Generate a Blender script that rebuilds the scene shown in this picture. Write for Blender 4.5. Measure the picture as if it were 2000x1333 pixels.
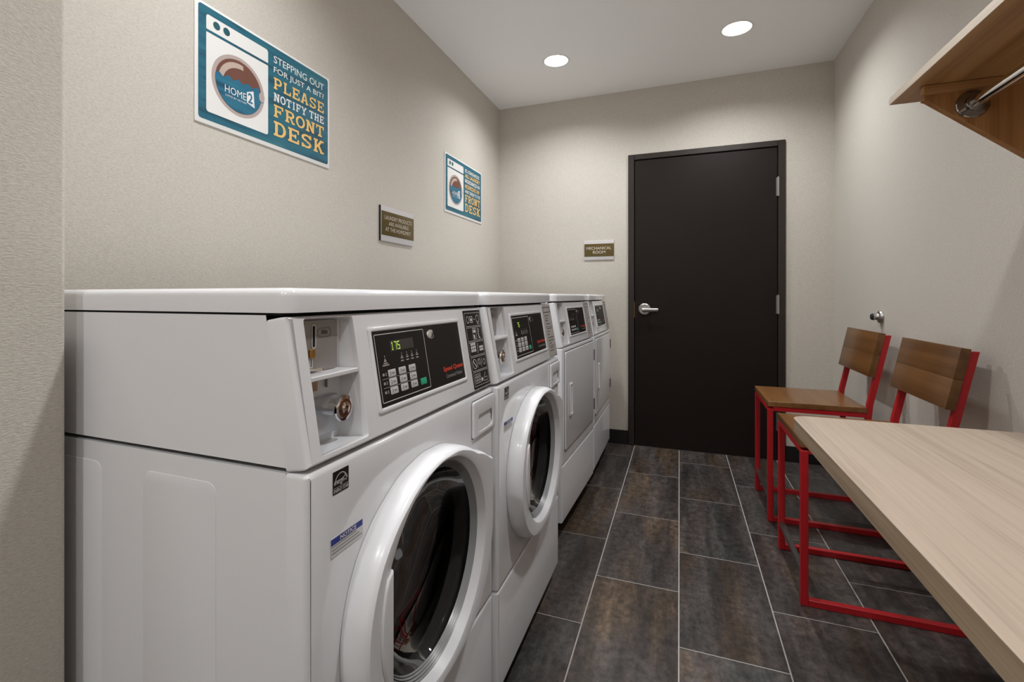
import bpy, bmesh, math, random
from mathutils import Vector, Matrix
random.seed(7)
for o in list(bpy.data.objects): bpy.data.objects.remove(o)
SC = bpy.context.scene
COL = SC.collection
PI = math.pi
# ------------------------------------------------------------------ camera, world, exposure
cd = bpy.data.cameras.new('camera'); cam = bpy.data.objects.new('camera', cd); COL.objects.link(cam)
cam.location = (0, 0, 1.10); cam.rotation_euler = (PI/2, 0, 0.3714)
cd.sensor_width = 36; cd.lens = 951.6/2000*36
cd.shift_x = (1000-956.44)/2000; cd.shift_y = (579.2-666.5)/2000
cd.clip_start = 0.02
SC.camera = cam
wd = bpy.data.worlds.new('world'); SC.world = wd; wd.use_nodes = True
wd.node_tree.nodes['Background'].inputs[0].default_value = (.9, .92, 1, 1)
wd.node_tree.nodes['Background'].inputs[1].default_value = 0.15
SC.view_settings.view_transform = 'Standard'; SC.view_settings.look = 'None'
SC.view_settings.gamma = 1; SC.view_settings.exposure = 0.12; SC.view_settings.use_curve_mapping = False
LAMP_W = 10.0                     # watts of each ceiling downlight
LAMP_C = (.965, .985, 1.0)
# room: x to the right, y into the picture, z up
XL, XR, YB, YF, ZC = -1.373, .934, 3.745, -1.45, 2.628
XS, YS = -.916, .482              # near-left return of the wall
LIGHTS = [(-.745, 3.10), (.305, 3.10), (-.745, 1.03), (.305, 1.03), (-.60, -1.04), (.305, -1.04)]

# ------------------------------------------------------------------ materials
def nodes_of(name):
    m = bpy.data.materials.new(name); m.use_nodes = True
    nt = m.node_tree
    return m, nt, nt.nodes['Principled BSDF']
def mat(name, col, rough=.5, metal=0., spec=.5, coat=0., bump=None, vary=None, emit=None):
    m, nt, b = nodes_of(name)
    b.inputs['Base Color'].default_value = (*col, 1); b.inputs['Roughness'].default_value = rough
    b.inputs['Metallic'].default_value = metal; b.inputs['Specular IOR Level'].default_value = spec
    b.inputs['Coat Weight'].default_value = coat; b.inputs['Coat Roughness'].default_value = .08
    if emit:
        b.inputs['Emission Color'].default_value = (*emit[0], 1); b.inputs['Emission Strength'].default_value = emit[1]
    tc = None
    if bump or vary: tc = nt.nodes.new('ShaderNodeTexCoord')
    if bump:       # (scale, strength, stretch xyz)
        mp = nt.nodes.new('ShaderNodeMapping'); mp.inputs['Scale'].default_value = bump[2] if len(bump) > 2 else (1, 1, 1)
        n = nt.nodes.new('ShaderNodeTexNoise'); n.inputs['Scale'].default_value = bump[0]; n.inputs['Detail'].default_value = 3
        bp = nt.nodes.new('ShaderNodeBump'); bp.inputs['Strength'].default_value = bump[1]; bp.inputs['Distance'].default_value = .001
        nt.links.new(tc.outputs['Object'], mp.inputs[0]); nt.links.new(mp.outputs[0], n.inputs['Vector'])
        nt.links.new(n.outputs['Fac'], bp.inputs['Height']); nt.links.new(bp.outputs[0], b.inputs['Normal'])
    if vary:       # (scale, amount)
        n2 = nt.nodes.new('ShaderNodeTexNoise'); n2.inputs['Scale'].default_value = vary[0]; n2.inputs['Detail'].default_value = 4
        mx = nt.nodes.new('ShaderNodeMix'); mx.data_type = 'RGBA'
        a = vary[1]
        mx.inputs[6].default_value = (*[c*(1-a) for c in col], 1); mx.inputs[7].default_value = (*[min(1, c*(1+a)) for c in col], 1)
        nt.links.new(tc.outputs['Object'], n2.inputs['Vector']); nt.links.new(n2.outputs['Fac'], mx.inputs[0])
        nt.links.new(mx.outputs[2], b.inputs['Base Color'])
    return m
def ramp(nt, stops):
    r = nt.nodes.new('ShaderNodeValToRGB'); e = r.color_ramp.elements
    while len(e) > 1: e.remove(e[-1])
    e[0].position = stops[0][0]; e[0].color = (*stops[0][1], 1)
    for p, c in stops[1:]:
        q = e.new(p); q.color = (*c, 1)
    return r
def wall_material(name, col):
    """woven vinyl wallcovering: fine short horizontal threads"""
    m, nt, b = nodes_of(name)
    tc = nt.nodes.new('ShaderNodeTexCoord')
    mp = nt.nodes.new('ShaderNodeMapping'); mp.inputs['Scale'].default_value = (1, 1, 3.2)
    n = nt.nodes.new('ShaderNodeTexNoise'); n.inputs['Scale'].default_value = 120; n.inputs['Detail'].default_value = 3; n.inputs['Roughness'].default_value = .65
    n3 = nt.nodes.new('ShaderNodeTexNoise'); n3.inputs['Scale'].default_value = 420; n3.inputs['Detail'].default_value = 1
    ad = nt.nodes.new('ShaderNodeMath'); ad.operation = 'MULTIPLY_ADD'; ad.inputs[1].default_value = .5
    bp = nt.nodes.new('ShaderNodeBump'); bp.inputs['Strength'].default_value = .55; bp.inputs['Distance'].default_value = .0016
    r = ramp(nt, [(.30, tuple(c*.87 for c in col)), (.50, col), (.70, tuple(min(1, c*1.10) for c in col))])
    L = nt.links.new
    L(tc.outputs['Object'], mp.inputs[0]); L(mp.outputs[0], n.inputs['Vector']); L(mp.outputs[0], n3.inputs['Vector'])
    L(n3.outputs['Fac'], ad.inputs[0]); L(n.outputs['Fac'], ad.inputs[2])
    L(ad.outputs[0], bp.inputs['Height']); L(bp.outputs[0], b.inputs['Normal'])
    L(n.outputs['Fac'], r.inputs[0]); L(r.outputs[0], b.inputs['Base Color'])
    b.inputs['Roughness'].default_value = .75; b.inputs['Specular IOR Level'].default_value = .25
    return m
def wood(name, dark, mid, light, rough=.4, axis='Y', scale=1., coat=0., fine=1., spec=.4, lo=.3, hi=.75):
    """straight grain running along one axis"""
    m, nt, b = nodes_of(name); L = nt.links.new
    tc = nt.nodes.new('ShaderNodeTexCoord')
    oi = nt.nodes.new('ShaderNodeObjectInfo')
    vm = nt.nodes.new('ShaderNodeVectorMath'); vm.operation = 'MULTIPLY_ADD'
    cb = nt.nodes.new('ShaderNodeCombineXYZ')
    for i in range(3): L(oi.outputs['Random'], cb.inputs[i])
    vm.inputs[1].default_value = (7, 7, 7); vm.inputs[2].default_value = (0, 0, 0)
    L(cb.outputs[0], vm.inputs[0])
    av = nt.nodes.new('ShaderNodeVectorMath'); av.operation = 'ADD'
    L(tc.outputs['Object'], av.inputs[0]); L(vm.outputs[0], av.inputs[1])
    s = {'X': (.7, 26, 26), 'Y': (26, .7, 26), 'Z': (26, 26, .7)}[axis]
    mp = nt.nodes.new('ShaderNodeMapping'); mp.inputs['Scale'].default_value = tuple(v*scale for v in s)
    mp2 = nt.nodes.new('ShaderNodeMapping'); mp2.inputs['Scale'].default_value = tuple((v*5 if v > 5 else v*2.2)*scale*fine for v in s)
    n = nt.nodes.new('ShaderNodeTexNoise'); n.inputs['Scale'].default_value = 1; n.inputs['Detail'].default_value = 4; n.inputs['Distortion'].default_value = .12
    n2 = nt.nodes.new('ShaderNodeTexNoise'); n2.inputs['Scale'].default_value = 1; n2.inputs['Detail'].default_value = 2
    L(av.outputs[0], mp.inputs[0]); L(av.outputs[0], mp2.inputs[0]); L(mp.outputs[0], n.inputs['Vector']); L(mp2.outputs[0], n2.inputs['Vector'])
    mx = nt.nodes.new('ShaderNodeMath'); mx.operation = 'MULTIPLY_ADD'; mx.inputs[1].default_value = .45
    sub = nt.nodes.new('ShaderNodeMath'); sub.operation = 'SUBTRACT'; sub.inputs[1].default_value = .5
    L(n2.outputs['Fac'], sub.inputs[0]); L(sub.outputs[0], mx.inputs[0]); L(n.outputs['Fac'], mx.inputs[2])
    r = ramp(nt, [(lo, dark), ((lo+hi)/2, mid), (hi, light)])
    L(mx.outputs[0], r.inputs[0]); L(r.outputs[0], b.inputs['Base Color'])
    bp = nt.nodes.new('ShaderNodeBump'); bp.inputs['Strength'].default_value = .12; bp.inputs['Distance'].default_value = .0005
    L(mx.outputs[0], bp.inputs['Height']); L(bp.outputs[0], b.inputs['Normal'])
    b.inputs['Roughness'].default_value = rough; b.inputs['Coat Weight'].default_value = coat; b.inputs['Coat Roughness'].default_value = .2
    b.inputs['Specular IOR Level'].default_value = spec
    return m
def tile_material():
    """dark slate-look porcelain with streaks along the tile, each tile different"""
    m, nt, b = nodes_of('slate_tile'); L = nt.links.new
    tc = nt.nodes.new('ShaderNodeTexCoord'); oi = nt.nodes.new('ShaderNodeObjectInfo')
    cb = nt.nodes.new('ShaderNodeCombineXYZ')
    for i, k in enumerate((31., 57., 13.)):
        mu = nt.nodes.new('ShaderNodeMath'); mu.operation = 'MULTIPLY'; mu.inputs[1].default_value = k
        L(oi.outputs['Random'], mu.inputs[0]); L(mu.outputs[0], cb.inputs[i])
    av = nt.nodes.new('ShaderNodeVectorMath'); av.operation = 'ADD'; L(tc.outputs['Object'], av.inputs[0]); L(cb.outputs[0], av.inputs[1])
    def noise(scale, sx, sy, detail, rough=.55, dist=0.):
        mp = nt.nodes.new('ShaderNodeMapping'); mp.inputs['Scale'].default_value = (sx, sy, 1)
        n = nt.nodes.new('ShaderNodeTexNoise'); n.inputs['Scale'].default_value = scale; n.inputs['Detail'].default_value = detail
        n.inputs['Roughness'].default_value = rough; n.inputs['Distortion'].default_value = dist
        L(av.outputs[0], mp.inputs[0]); L(mp.outputs[0], n.inputs['Vector']); return n
    streak = noise(5.5, 2.3, .30, 5, .62, .3)
    hue = noise(3.4, 2.2, .40, 3)
    grain = noise(42, 1, .75, 6, .75)
    r1 = ramp(nt, [(.28, (.021, .0162, .0150)), (.46, (.047, .0375, .0345)), (.60, (.080, .0650, .0600)), (.78, (.130, .106, .096))])
    r2 = ramp(nt, [(.36, (.80, .97, 1.0)), (.52, (1, 1, 1)), (.64, (1.26, 1.07, .76)), (.8, (1.42, 1.12, .66))])
    L(streak.outputs['Fac'], r1.inputs[0]); L(hue.outputs['Fac'], r2.inputs[0])
    mm = nt.nodes.new('ShaderNodeMix'); mm.data_type = 'RGBA'; mm.blend_type = 'MULTIPLY'; mm.inputs[0].default_value = .85
    L(r1.outputs[0], mm.inputs[6]); L(r2.outputs[0], mm.inputs[7])
    r3 = ramp(nt, [(.34, (.35, .34, .34)), (.5, (1, 1, 1)), (.66, (1.8, 1.75, 1.7))])
    L(grain.outputs['Fac'], r3.inputs[0])
    m2 = nt.nodes.new('ShaderNodeMix'); m2.data_type = 'RGBA'; m2.blend_type = 'MULTIPLY'; m2.inputs[0].default_value = .8
    L(mm.outputs[2], m2.inputs[6]); L(r3.outputs[0], m2.inputs[7]); L(m2.outputs[2], b.inputs['Base Color'])
    bp = nt.nodes.new('ShaderNodeBump'); bp.inputs['Strength'].default_value = .25; bp.inputs['Distance'].default_value = .0006
    L(grain.outputs['Fac'], bp.inputs['Height']); L(bp.outputs[0], b.inputs['Normal'])
    b.inputs['Roughness'].default_value = .42; b.inputs['Specular IOR Level'].default_value = .4
    return m
def plank_print(name, base):
    """printed blue wood boards on the posters"""
    m, nt, b = nodes_of(name); L = nt.links.new
    tc = nt.nodes.new('ShaderNodeTexCoord')
    mp = nt.nodes.new('ShaderNodeMapping'); mp.inputs['Scale'].default_value = (1, 4, 30)
    n = nt.nodes.new('ShaderNodeTexNoise'); n.inputs['Scale'].default_value = 1.2; n.inputs['Detail'].default_value = 4
    r = ramp(nt, [(.30, tuple(c*.35 for c in base)), (.48, base), (.62, (base[0]*1.4, base[1]*1.15, base[2]*1.02)), (.75, (base[0]*2.5+.01, base[1]*1.6, base[2]*1.15))])
    L(tc.outputs['Object'], mp.inputs[0]); L(mp.outputs[0], n.inputs['Vector']); L(n.outputs['Fac'], r.inputs[0]); L(r.outputs[0], b.inputs['Base Color'])
    b.inputs['Roughness'].default_value = .45
    return m
def thin_glass(name, tint, gloss=.0):
    m = bpy.data.materials.new(name); m.use_nodes = True; nt = m.node_tree; nt.nodes.clear(); L = nt.links.new
    out = nt.nodes.new('ShaderNodeOutputMaterial'); mx = nt.nodes.new('ShaderNodeMixShader')
    tr = nt.nodes.new('ShaderNodeBsdfTransparent'); tr.inputs[0].default_value = (*tint, 1)
    gl = nt.nodes.new('ShaderNodeBsdfGlossy'); gl.inputs['Roughness'].default_value = gloss; gl.inputs['Color'].default_value = (.9, .9, .9, 1)
    fr = nt.nodes.new('ShaderNodeFresnel'); fr.inputs[0].default_value = 1.28
    mu = nt.nodes.new('ShaderNodeMath'); mu.operation = 'MULTIPLY'; mu.inputs[1].default_value = .28; L(fr.outputs[0], mu.inputs[0]); L(mu.outputs[0], mx.inputs[0]); L(tr.outputs[0], mx.inputs[1]); L(gl.outputs[0], mx.inputs[2]); L(mx.outputs[0], out.inputs[0])
    return m
M = dict(
    wall=wall_material('woven_wallcovering', (.605, .562, .502)),
    ceiling=mat('ceiling_paint', (.93, .925, .915), .8, spec=.2, bump=(90, .06)),
    grout=mat('grout', (.40, .37, .35), .85, vary=(25, .15)),
    tile=tile_material(),
    base=mat('black_rubber_base', (.010, .009, .009), .45),
    doordark=mat('espresso_laminate', (.0105, .0058, .0045), .5, spec=.25, bump=(3, .05, (1, 1, 6)), vary=(4, .2)),
    framedark=mat('espresso_paint', (.022, .0155, .0120), .4),
    gap=mat('dark_gap', (.004, .004, .004), .8),
    steel=mat('brushed_steel', (.47, .455, .445), .38, metal=1),
    chrome=mat('chrome', (.78, .77, .76), .08, metal=1),
    darkchrome=mat('smoked_chrome', (.30, .28, .27), .12, metal=1),
    brass=mat('brass', (.52, .30, .10), .3, metal=1),
    copper=mat('brown_copper', (.20, .085, .045), .3, metal=.8),
    barsteel=mat('raw_steel', (.22, .215, .21), .3, metal=.9),
    tan=mat('tan_label', (.52, .33, .19), .5),
    rubber=mat('black_rubber', (.012, .012, .012), .6),
    white=mat('white_enamel', (.82, .82, .845), .13, spec=.5, coat=.3, bump=(140, .012)),
    whitep=mat('white_plastic', (.82, .82, .845), .28, spec=.5, coat=.15),
    greyp=mat('grey_plastic', (.30, .30, .31), .28),
    coinplate=mat('grey_coin_plate', (.33, .30, .29), .35, metal=.35),
    galv=mat('galvanised_metal', (.50, .52, .55), .3, metal=.8),
    panel=mat('black_panel_film', (.010, .0075, .007), .4, spec=.25),
    ink=mat('white_ink', (.72, .70, .70), .6),
    greyink=mat('grey_ink', (.28, .27, .27), .6),
    darkink=mat('dark_ink', (.06, .05, .05), .6),
    red=mat('red_ink', (.75, .06, .03), .5),
    green=mat('green_key', (.02, .42, .22), .4),
    key=mat('key_grey', (.62, .61, .62), .45),
    lcd=mat('display_window', (.030, .024, .022), .2),
    led=mat('green_digits', (.3, .5, .05), .5, emit=((.50, .80, .10), .75)),
    blueink=mat('notice_blue', (.01, .03, .28), .5),
    stickergrey=mat('sticker_grey', (.42, .39, .375), .5),
    clear=mat('sticker_film', (.70, .695, .69), .4),
    drum=mat('steel_drum', (.07, .065, .062), .4, metal=.7),
    drumdark=mat('drum_dark', (.02, .018, .017), .5),
    glass=thin_glass('door_glass', (.20, .19, .185), .02),
    redsteel=mat('red_powder_coat', (.44, .011, .016), .38, spec=.5, bump=(300, .02)),
    seatwood=wood('walnut_seat', (.13, .052, .014), (.185, .080, .024), (.25, .115, .038), .32, 'Y', .8, coat=.25),
    backwood=wood('walnut_back', (.115, .046, .012), (.160, .068, .019), (.205, .092, .029), .36, 'Y', .8, coat=.2),
    oak=wood('pale_oak_laminate', (.360, .280, .215), (.435, .345, .270), (.475, .385, .305), .45, 'Y', 3.0, fine=1.0, lo=.25, hi=.72),
    oakedge=wood('oak_edge_band', (.29, .20, .125), (.39, .28, .18), (.46, .345, .235), .45, 'Y', 3.0, lo=.25, hi=.72)
    , edgepale=wood('pale_edge_band', (.58, .49, .40), (.66, .57, .47), (.70, .61, .52), .45, 'Y', 3.0),
    shelfy=wood('shelf_oak', (.27, .130, .045), (.39, .205, .078), (.47, .265, .11), .45, 'Y', 1.2, lo=.25, hi=.75),
    shelfz=wood('shelf_oak_upright', (.26, .115, .036), (.36, .170, .060), (.45, .235, .092), .45, 'Z', 1.6, lo=.25, hi=.75),
    shelfx=wood('shelf_oak_rail', (.28, .135, .048), (.40, .205, .078), (.48, .26, .11), .45, 'X', 1.2, lo=.25, hi=.75),
    boardwhite=mat('poster_white', (.80, .79, .77), .35),
    plank=plank_print('printed_blue_boards', (.012, .120, .185)),
    taupe=mat('poster_taupe', (.45, .37, .345), .45),
    sand=mat('poster_sand', (.50, .39, .33), .45),
    brown=mat('poster_brown', (.155, .060, .040), .45),
    water=plank_print('printed_water', (.014, .135, .235)),
    yellow=mat('poster_yellow', (.83, .53, .17), .5, vary=(60, .2)),
    dotink=mat('poster_teal', (.012, .085, .11), .5),
    bronze=mat('bronze_plaque', (.135, .095, .032), .35, metal=.45),
    silver=mat('satin_silver', (.62, .60, .60), .4, metal=.15),
    plaquetext=mat('plaque_ink', (.62, .56, .47), .5),
    trim=mat('downlight_trim', (.80, .79, .77), .45),
    reflector=mat('downlight_reflector', (.85, .84, .82), .3),
    lens=mat('downlight_lens', (.9, .9, .9), .5, emit=((1, .97, .93), 14.)),
)

# ------------------------------------------------------------------ mesh helpers
def finish(name, verts, faces, m, parent=None, smooth=True, angle=35, label=None):
    me = bpy.data.meshes.new(name); me.from_pydata([tuple(v) for v in verts], [], faces); me.validate(); 
    bm = bmesh.new(); bm.from_mesh(me); bmesh.ops.recalc_face_normals(bm, faces=bm.faces); bm.to_mesh(me); bm.free()
    return link(name, me, m, parent, smooth, angle, label)
def link(name, me, m, parent=None, smooth=True, angle=35, label=None):
    if smooth:
        me.shade_smooth(); me.set_sharp_from_angle(angle=math.radians(angle))
    o = bpy.data.objects.new(name, me); COL.objects.link(o)
    if m is not None: me.materials.append(m)
    if parent is not None: o.parent = parent
    if label: o['label'] = label
    return o
class G:
    """vertex/face collector"""
    def __init__(s): s.v = []; s.f = []
    def add(s, v, f):
        k = len(s.v); s.v += [tuple(p) for p in v]; s.f += [tuple(i+k for i in q) for q in f]; return s
    def box(s, x0, x1, y0, y1, z0, z1, b=0, seg=2, mtx=None):
        bm = bmesh.new(); bmesh.ops.create_cube(bm, size=1)
        for v in bm.verts: v.co = ((x0+x1)/2+v.co.x*(x1-x0), (y0+y1)/2+v.co.y*(y1-y0), (z0+z1)/2+v.co.z*(z1-z0))
        if b: bmesh.ops.bevel(bm, geom=bm.edges[:], offset=b, segments=seg, profile=.5, affect='EDGES')
        if mtx is not None: bmesh.ops.transform(bm, matrix=mtx, verts=bm.verts)
        bm.verts.index_update()
        s.add([v.co[:] for v in bm.verts], [[v.index for v in f.verts] for f in bm.faces]); bm.free(); return s
    def bar(s, p, q, w, d, up=(0, 0, 1), b=0):
        """box beam from p to q; w across, d along up"""
        p = Vector(p); q = Vector(q); z = (q-p); L = z.length; z.normalize(); u = Vector(up)
        x = u.cross(z)
        if x.length < 1e-4: x = Vector((1, 0, 0)).cross(z)
        x.normalize(); y = z.cross(x)
        mt = Matrix(((x.x, y.x, z.x, p.x), (x.y, y.y, z.y, p.y), (x.z, y.z, z.z, p.z), (0, 0, 0, 1)))
        return s.box(-w/2, w/2, -d/2, d/2, 0, L, b, 1, mt)
    def lathe(s, prof, n=32, axis='x', c=(0, 0, 0), cap=True):
        """prof: (radius, distance along axis)"""
        k = len(s.v)
        for r, t in prof:
            for i in range(n):
                a = 2*PI*i/n; p, q = r*math.cos(a), r*math.sin(a)
                v = {'x': (t, p, q), 'y': (p, t, q), 'z': (p, q, t)}[axis]
                s.v.append((v[0]+c[0], v[1]+c[1], v[2]+c[2]))
        for j in range(len(prof)-1):
            for i in range(n):
                a, b = k+j*n+i, k+j*n+(i+1) % n
                s.f.append((a, b, b+n, a+n))
        if cap:
            if prof[0][0] > 1e-6: s.f.append(tuple(k+i for i in range(n)))
            if prof[-1][0] > 1e-6: s.f.append(tuple(k+(len(prof)-1)*n+i for i in range(n)))
        return s
    def build(s, name, m, parent=None, smooth=True, angle=35, label=None): return finish(name, s.v, s.f, m, parent, smooth, angle, label)
def rrect(u0, v0, u1, v1, r=.0, n=5):
    if r <= 0: return [(u0, v0), (u1, v0), (u1, v1), (u0, v1)]
    P = []
    for cx, cy, a0 in ((u1-r, v0+r, -90), (u1-r, v1-r, 0), (u0+r, v1-r, 90), (u0+r, v0+r, 180)):
        for i in range(n+1):
            a = math.radians(a0+90*i/n); P.append((cx+r*math.cos(a), cy+r*math.sin(a)))
    return P
def circ(cx, cy, r, n=32, ry=None): return [(cx+r*math.cos(2*PI*i/n), cy+(ry or r)*math.sin(2*PI*i/n)) for i in range(n)]
def inset(P, d, sc=(1, 1)):
    n = len(P); R = []
    for i in range(n):
        a, b, c = Vector(P[i-1]), Vector(P[i]), Vector(P[(i+1) % n])
        e1 = (b-a).normalized() if (b-a).length > 1e-9 else (c-b).normalized(); e2 = (c-b).normalized() if (c-b).length > 1e-9 else e1
        n1 = Vector((-e1.y, e1.x)); n2 = Vector((-e2.y, e2.x)); k = max(.35, 1+n1.dot(n2))
        q = (n1+n2)/k*d; R.append((b.x+q.x*sc[0], b.y+q.y*sc[1]))
    return R
def fill(loops):
    """triangulated planar area between an outer loop and its holes -> verts2d, faces"""
    bm = bmesh.new(); E = []
    for Lp in loops:
        vs = [bm.verts.new((p[0], p[1], 0)) for p in Lp]
        E += [bm.edges.new((vs[i], vs[(i+1) % len(vs)])) for i in range(len(vs))]
    bmesh.ops.triangle_fill(bm, use_beauty=True, use_dissolve=False, edges=E)
    bm.verts.index_update()
    r = [(v.co.x, v.co.y) for v in bm.verts], [[v.index for v in f.verts] for f in bm.faces]
    bm.free(); return r
def plate(outer, t, b=0, holes=(), back=True, seg=3, hb=None, sc=(1, 1)):
    """solid plate, front at w=0, back at w=-t, rounded front edge b; returns verts (u,v,w), faces"""
    V = []; F = []
    prof = [(0, -t)] + ([(b*(1-math.cos(PI/2*i/seg)), -b+b*math.sin(PI/2*i/seg)) for i in range(seg+1)] if b else [(0, 0)])
    fronts = []; hk = 1 if hb is None or not b else hb/b
    for k, lp in enumerate([outer]+list(holes)):
        sgn = 1 if k == 0 else -hk
        n = len(lp); st = len(V)
        for d, w in prof:
            P = inset(lp, d*sgn, sc if k == 0 else (1, 1)) if d else lp
            V += [(p[0], p[1], w) for p in P]
        fronts.append([(V[st+(len(prof)-1)*n+i][0], V[st+(len(prof)-1)*n+i][1]) for i in range(n)])
        for j in range(len(prof)-1):
            for i in range(n):
                a, c = st+j*n+i, st+j*n+(i+1) % n
                F.append((a, c, c+n, a+n))
    v2, f2 = fill(fronts); k = len(V); V += [(p[0], p[1], 0) for p in v2]; F += [tuple(i+k for i in f) for f in f2]
    if back:
        v2, f2 = fill([outer]+list(holes)); k = len(V); V += [(p[0], p[1], -t) for p in v2]; F += [tuple(i+k for i in f) for f in f2]
    bm = bmesh.new()
    vs = [bm.verts.new(v) for v in V]
    for f in F:
        try: bm.faces.new([vs[i] for i in f])
        except ValueError: pass
    bmesh.ops.remove_doubles(bm, verts=bm.verts, dist=1e-6); bm.verts.index_update()
    r = [v.co[:] for v in bm.verts], [[v.index for v in f.verts] for f in bm.faces]; bm.free(); return r
def put(fr, V): return [fr(*v) for v in V]
def plate_obj(name, fr, outer, t, m, parent, b=0, holes=(), back=True, angle=35, label=None, w=0, hb=None, sc=(1, 1)):
    v, f = plate(outer, t, b, holes, back, 3, hb, sc)
    return finish(name, [fr(p[0], p[1], p[2]+w) for p in v], f, m, parent, True, angle, label)
def flats(name, fr, shapes, m, parent, w=.0004, label=None):
    """printed marks: flat areas (outer, holes) a hair above a face"""
    g = G()
    for s in shapes:
        lo = s if isinstance(s[0][0], (list, tuple)) else [s]
        v2, f2 = fill(lo); g.add([fr(p[0], p[1], w) for p in v2], f2)
    return g.build(name, m, parent, False, label=label)
def frame_shape(u0, v0, u1, v1, t, r=0): return [rrect(u0, v0, u1, v1, r), rrect(u0+t, v0+t, u1-t, v1-t, max(0, r-t))]
def text_verts(txt, bold=0., shear=0.):
    cu = bpy.data.curves.new('t', 'FONT'); cu.body = txt; cu.size = 1; cu.offset = bold; cu.shear = shear; cu.resolution_u = 3
    cu.fill_mode = 'FRONT'
    ob = bpy.data.objects.new('t', cu); me = bpy.data.meshes.new_from_object(ob)
    V = [(v.co.x, v.co.y) for v in me.vertices]; F = [list(p.vertices) for p in me.polygons]
    bpy.data.objects.remove(ob); bpy.data.curves.remove(cu); bpy.data.meshes.remove(me)
    return V, F
def fit(V, box):
    xs = [p[0] for p in V]; ys = [p[1] for p in V]; a, b, c, d = min(xs), max(xs), min(ys), max(ys)
    u0, v0, u1, v1 = box
    return [(u0+(p[0]-a)/(b-a)*(u1-u0), v0+(p[1]-c)/(d-c)*(v1-v0)) for p in V]
def text(name, fr, txt, box, m, parent, w=.0006, bold=0., shear=0.):
    V, F = text_verts(txt, bold, shear); V = fit(V, box)
    return finish(name, [fr(p[0], p[1], w) for p in V], F, m, parent, False)
# slab-serif poster alphabet: strokes on a 0..1 x 0..1 cell, width .2
def slab_glyph(ch):
    W = .21; S = .15; q = []          # quads as polygons
    def R(x0, y0, x1, y1): q.append([(x0, y0), (x1, y0), (x1, y1), (x0, y1)])
    def Ln(x0, y0, x1, y1, w=W):      # slanted stroke, horizontal thickness
        q.append([(x0-w/2, y0), (x0+w/2, y0), (x1+w/2, y1), (x1-w/2, y1)])
    def Arc(cx, cy, rx, ry, a0, a1, w=W, h=.15, n=14):
        for i in range(n):
            a, b = math.radians(a0+(a1-a0)*i/n), math.radians(a0+(a1-a0)*(i+1)/n)
            q.append([(cx+rx*math.cos(a), cy+ry*math.sin(a)), (cx+rx*math.cos(b), cy+ry*math.sin(b)),
                      (cx+(rx-w)*math.cos(b), cy+(ry-h)*math.sin(b)), (cx+(rx-w)*math.cos(a), cy+(ry-h)*math.sin(a))])
    def stem(x, lo=True, hi=True):
        R(x-W/2, 0, x+W/2, 1)
        if lo: R(x-W/2-.09, 0, x+W/2+.09, S)
        if hi: R(x-W/2-.09, 1-S, x+W/2+.09, 1)
    if ch in 'PRD': stem(.24)
    if ch == 'P': R(.3, 1-S, .6, 1); R(.3, .38, .6, .53); Arc(.6, .69, .36, .31, -90, 90)
    if ch == 'R': R(.3, 1-S, .6, 1); R(.3, .42, .6, .56); Arc(.6, .71, .34, .29, -90, 90); Ln(.84, 0, .56, .46); R(.70, 0, 1.0, S)
    if ch == 'D': R(.3, 1-S, .52, 1); R(.3, 0, .52, S); Arc(.5, .5, .47, .5, -90, 90)
    if ch == 'L': stem(.26); R(.3, 0, .94, S); R(.80, 0, .94, .36)
    if ch in 'EF':
        stem(.24); R(.3, 1-S, .94, 1); R(.80, .70, .94, 1); R(.3, .43, .70, .57); R(.60, .35, .72, .65)
        if ch == 'E': R(.3, 0, .96, S); R(.82, 0, .96, .32)
    if ch == 'T': R(.40, 0, .60, 1); R(.27, 0, .73, S); R(.04, 1-S, .96, 1); R(.04, .68, .17, 1); R(.83, .68, .96, 1)
    if ch == 'I': stem(.5)
    if ch == 'A': Ln(.17, 0, .45, 1); Ln(.83, 0, .55, 1); R(.28, .27, .72, .40); R(0, 0, .36, S); R(.64, 0, 1, S)
    if ch == 'O': Arc(.5, .5, .49, .5, 0, 360, n=30)
    if ch == 'S':
        Arc(.5, .73, .44, .27, 20, 270); Arc(.5, .27, .44, .27, -160, 90); R(.76, .70, .92, 1); R(.08, 0, .24, .30)
    if ch == 'N': stem(.2, True, False); stem(.8, False, True); Ln(.2, 1, .8, 0, .26); R(.0, 1-S, .3, 1)
    if ch == 'Y': R(.40, 0, .60, .5); R(.26, 0, .74, S); Ln(.5, .42, .16, 1); Ln(.5, .42, .84, 1); R(0, 1-S, .34, 1); R(.66, 1-S, 1, 1)
    if ch == 'H': stem(.22); stem(.78); R(.3, .42, .7, .57)
    if ch == 'K': stem(.24); Ln(.36, .40, .78, 1, .22); Ln(.82, 0, .48, .58, .24); R(.62, 1-S, .98, 1); R(.64, 0, 1.0, S)
    return q
def slab_text(name, fr, txt, box, m, parent, w=.0006, gap=.10, space=.45):
    V = []; F = []; x = 0
    for ch in txt:
        if ch == ' ': x += space; continue
        wd = .62 if ch == 'I' else 1.0
        for poly in slab_glyph(ch):
            k = len(V); V += [(x+(p[0]-(.19 if ch == 'I' else 0)), p[1]) for p in poly]; F.append([k+i for i in range(len(poly))])
        x += wd+gap
    V = fit(V, box)
    lay = {}
    for j, fc in enumerate(F):
        for i in fc: lay[i] = w+2.5e-5*(j % 24)          # overlapping strokes sit a hair apart
    return finish(name, [fr(p[0], p[1], lay[i]) for i, p in enumerate(V)], F, m, parent, False)
def thing(name, label, cat, loc=(0, 0, 0), rz=0, group=None, kind=None):
    o = bpy.data.objects.new(name, None); COL.objects.link(o); o.location = loc; o.rotation_euler = (0, 0, rz); o.empty_display_size = .05
    tag(o, label, cat, group, kind); return o
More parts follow.
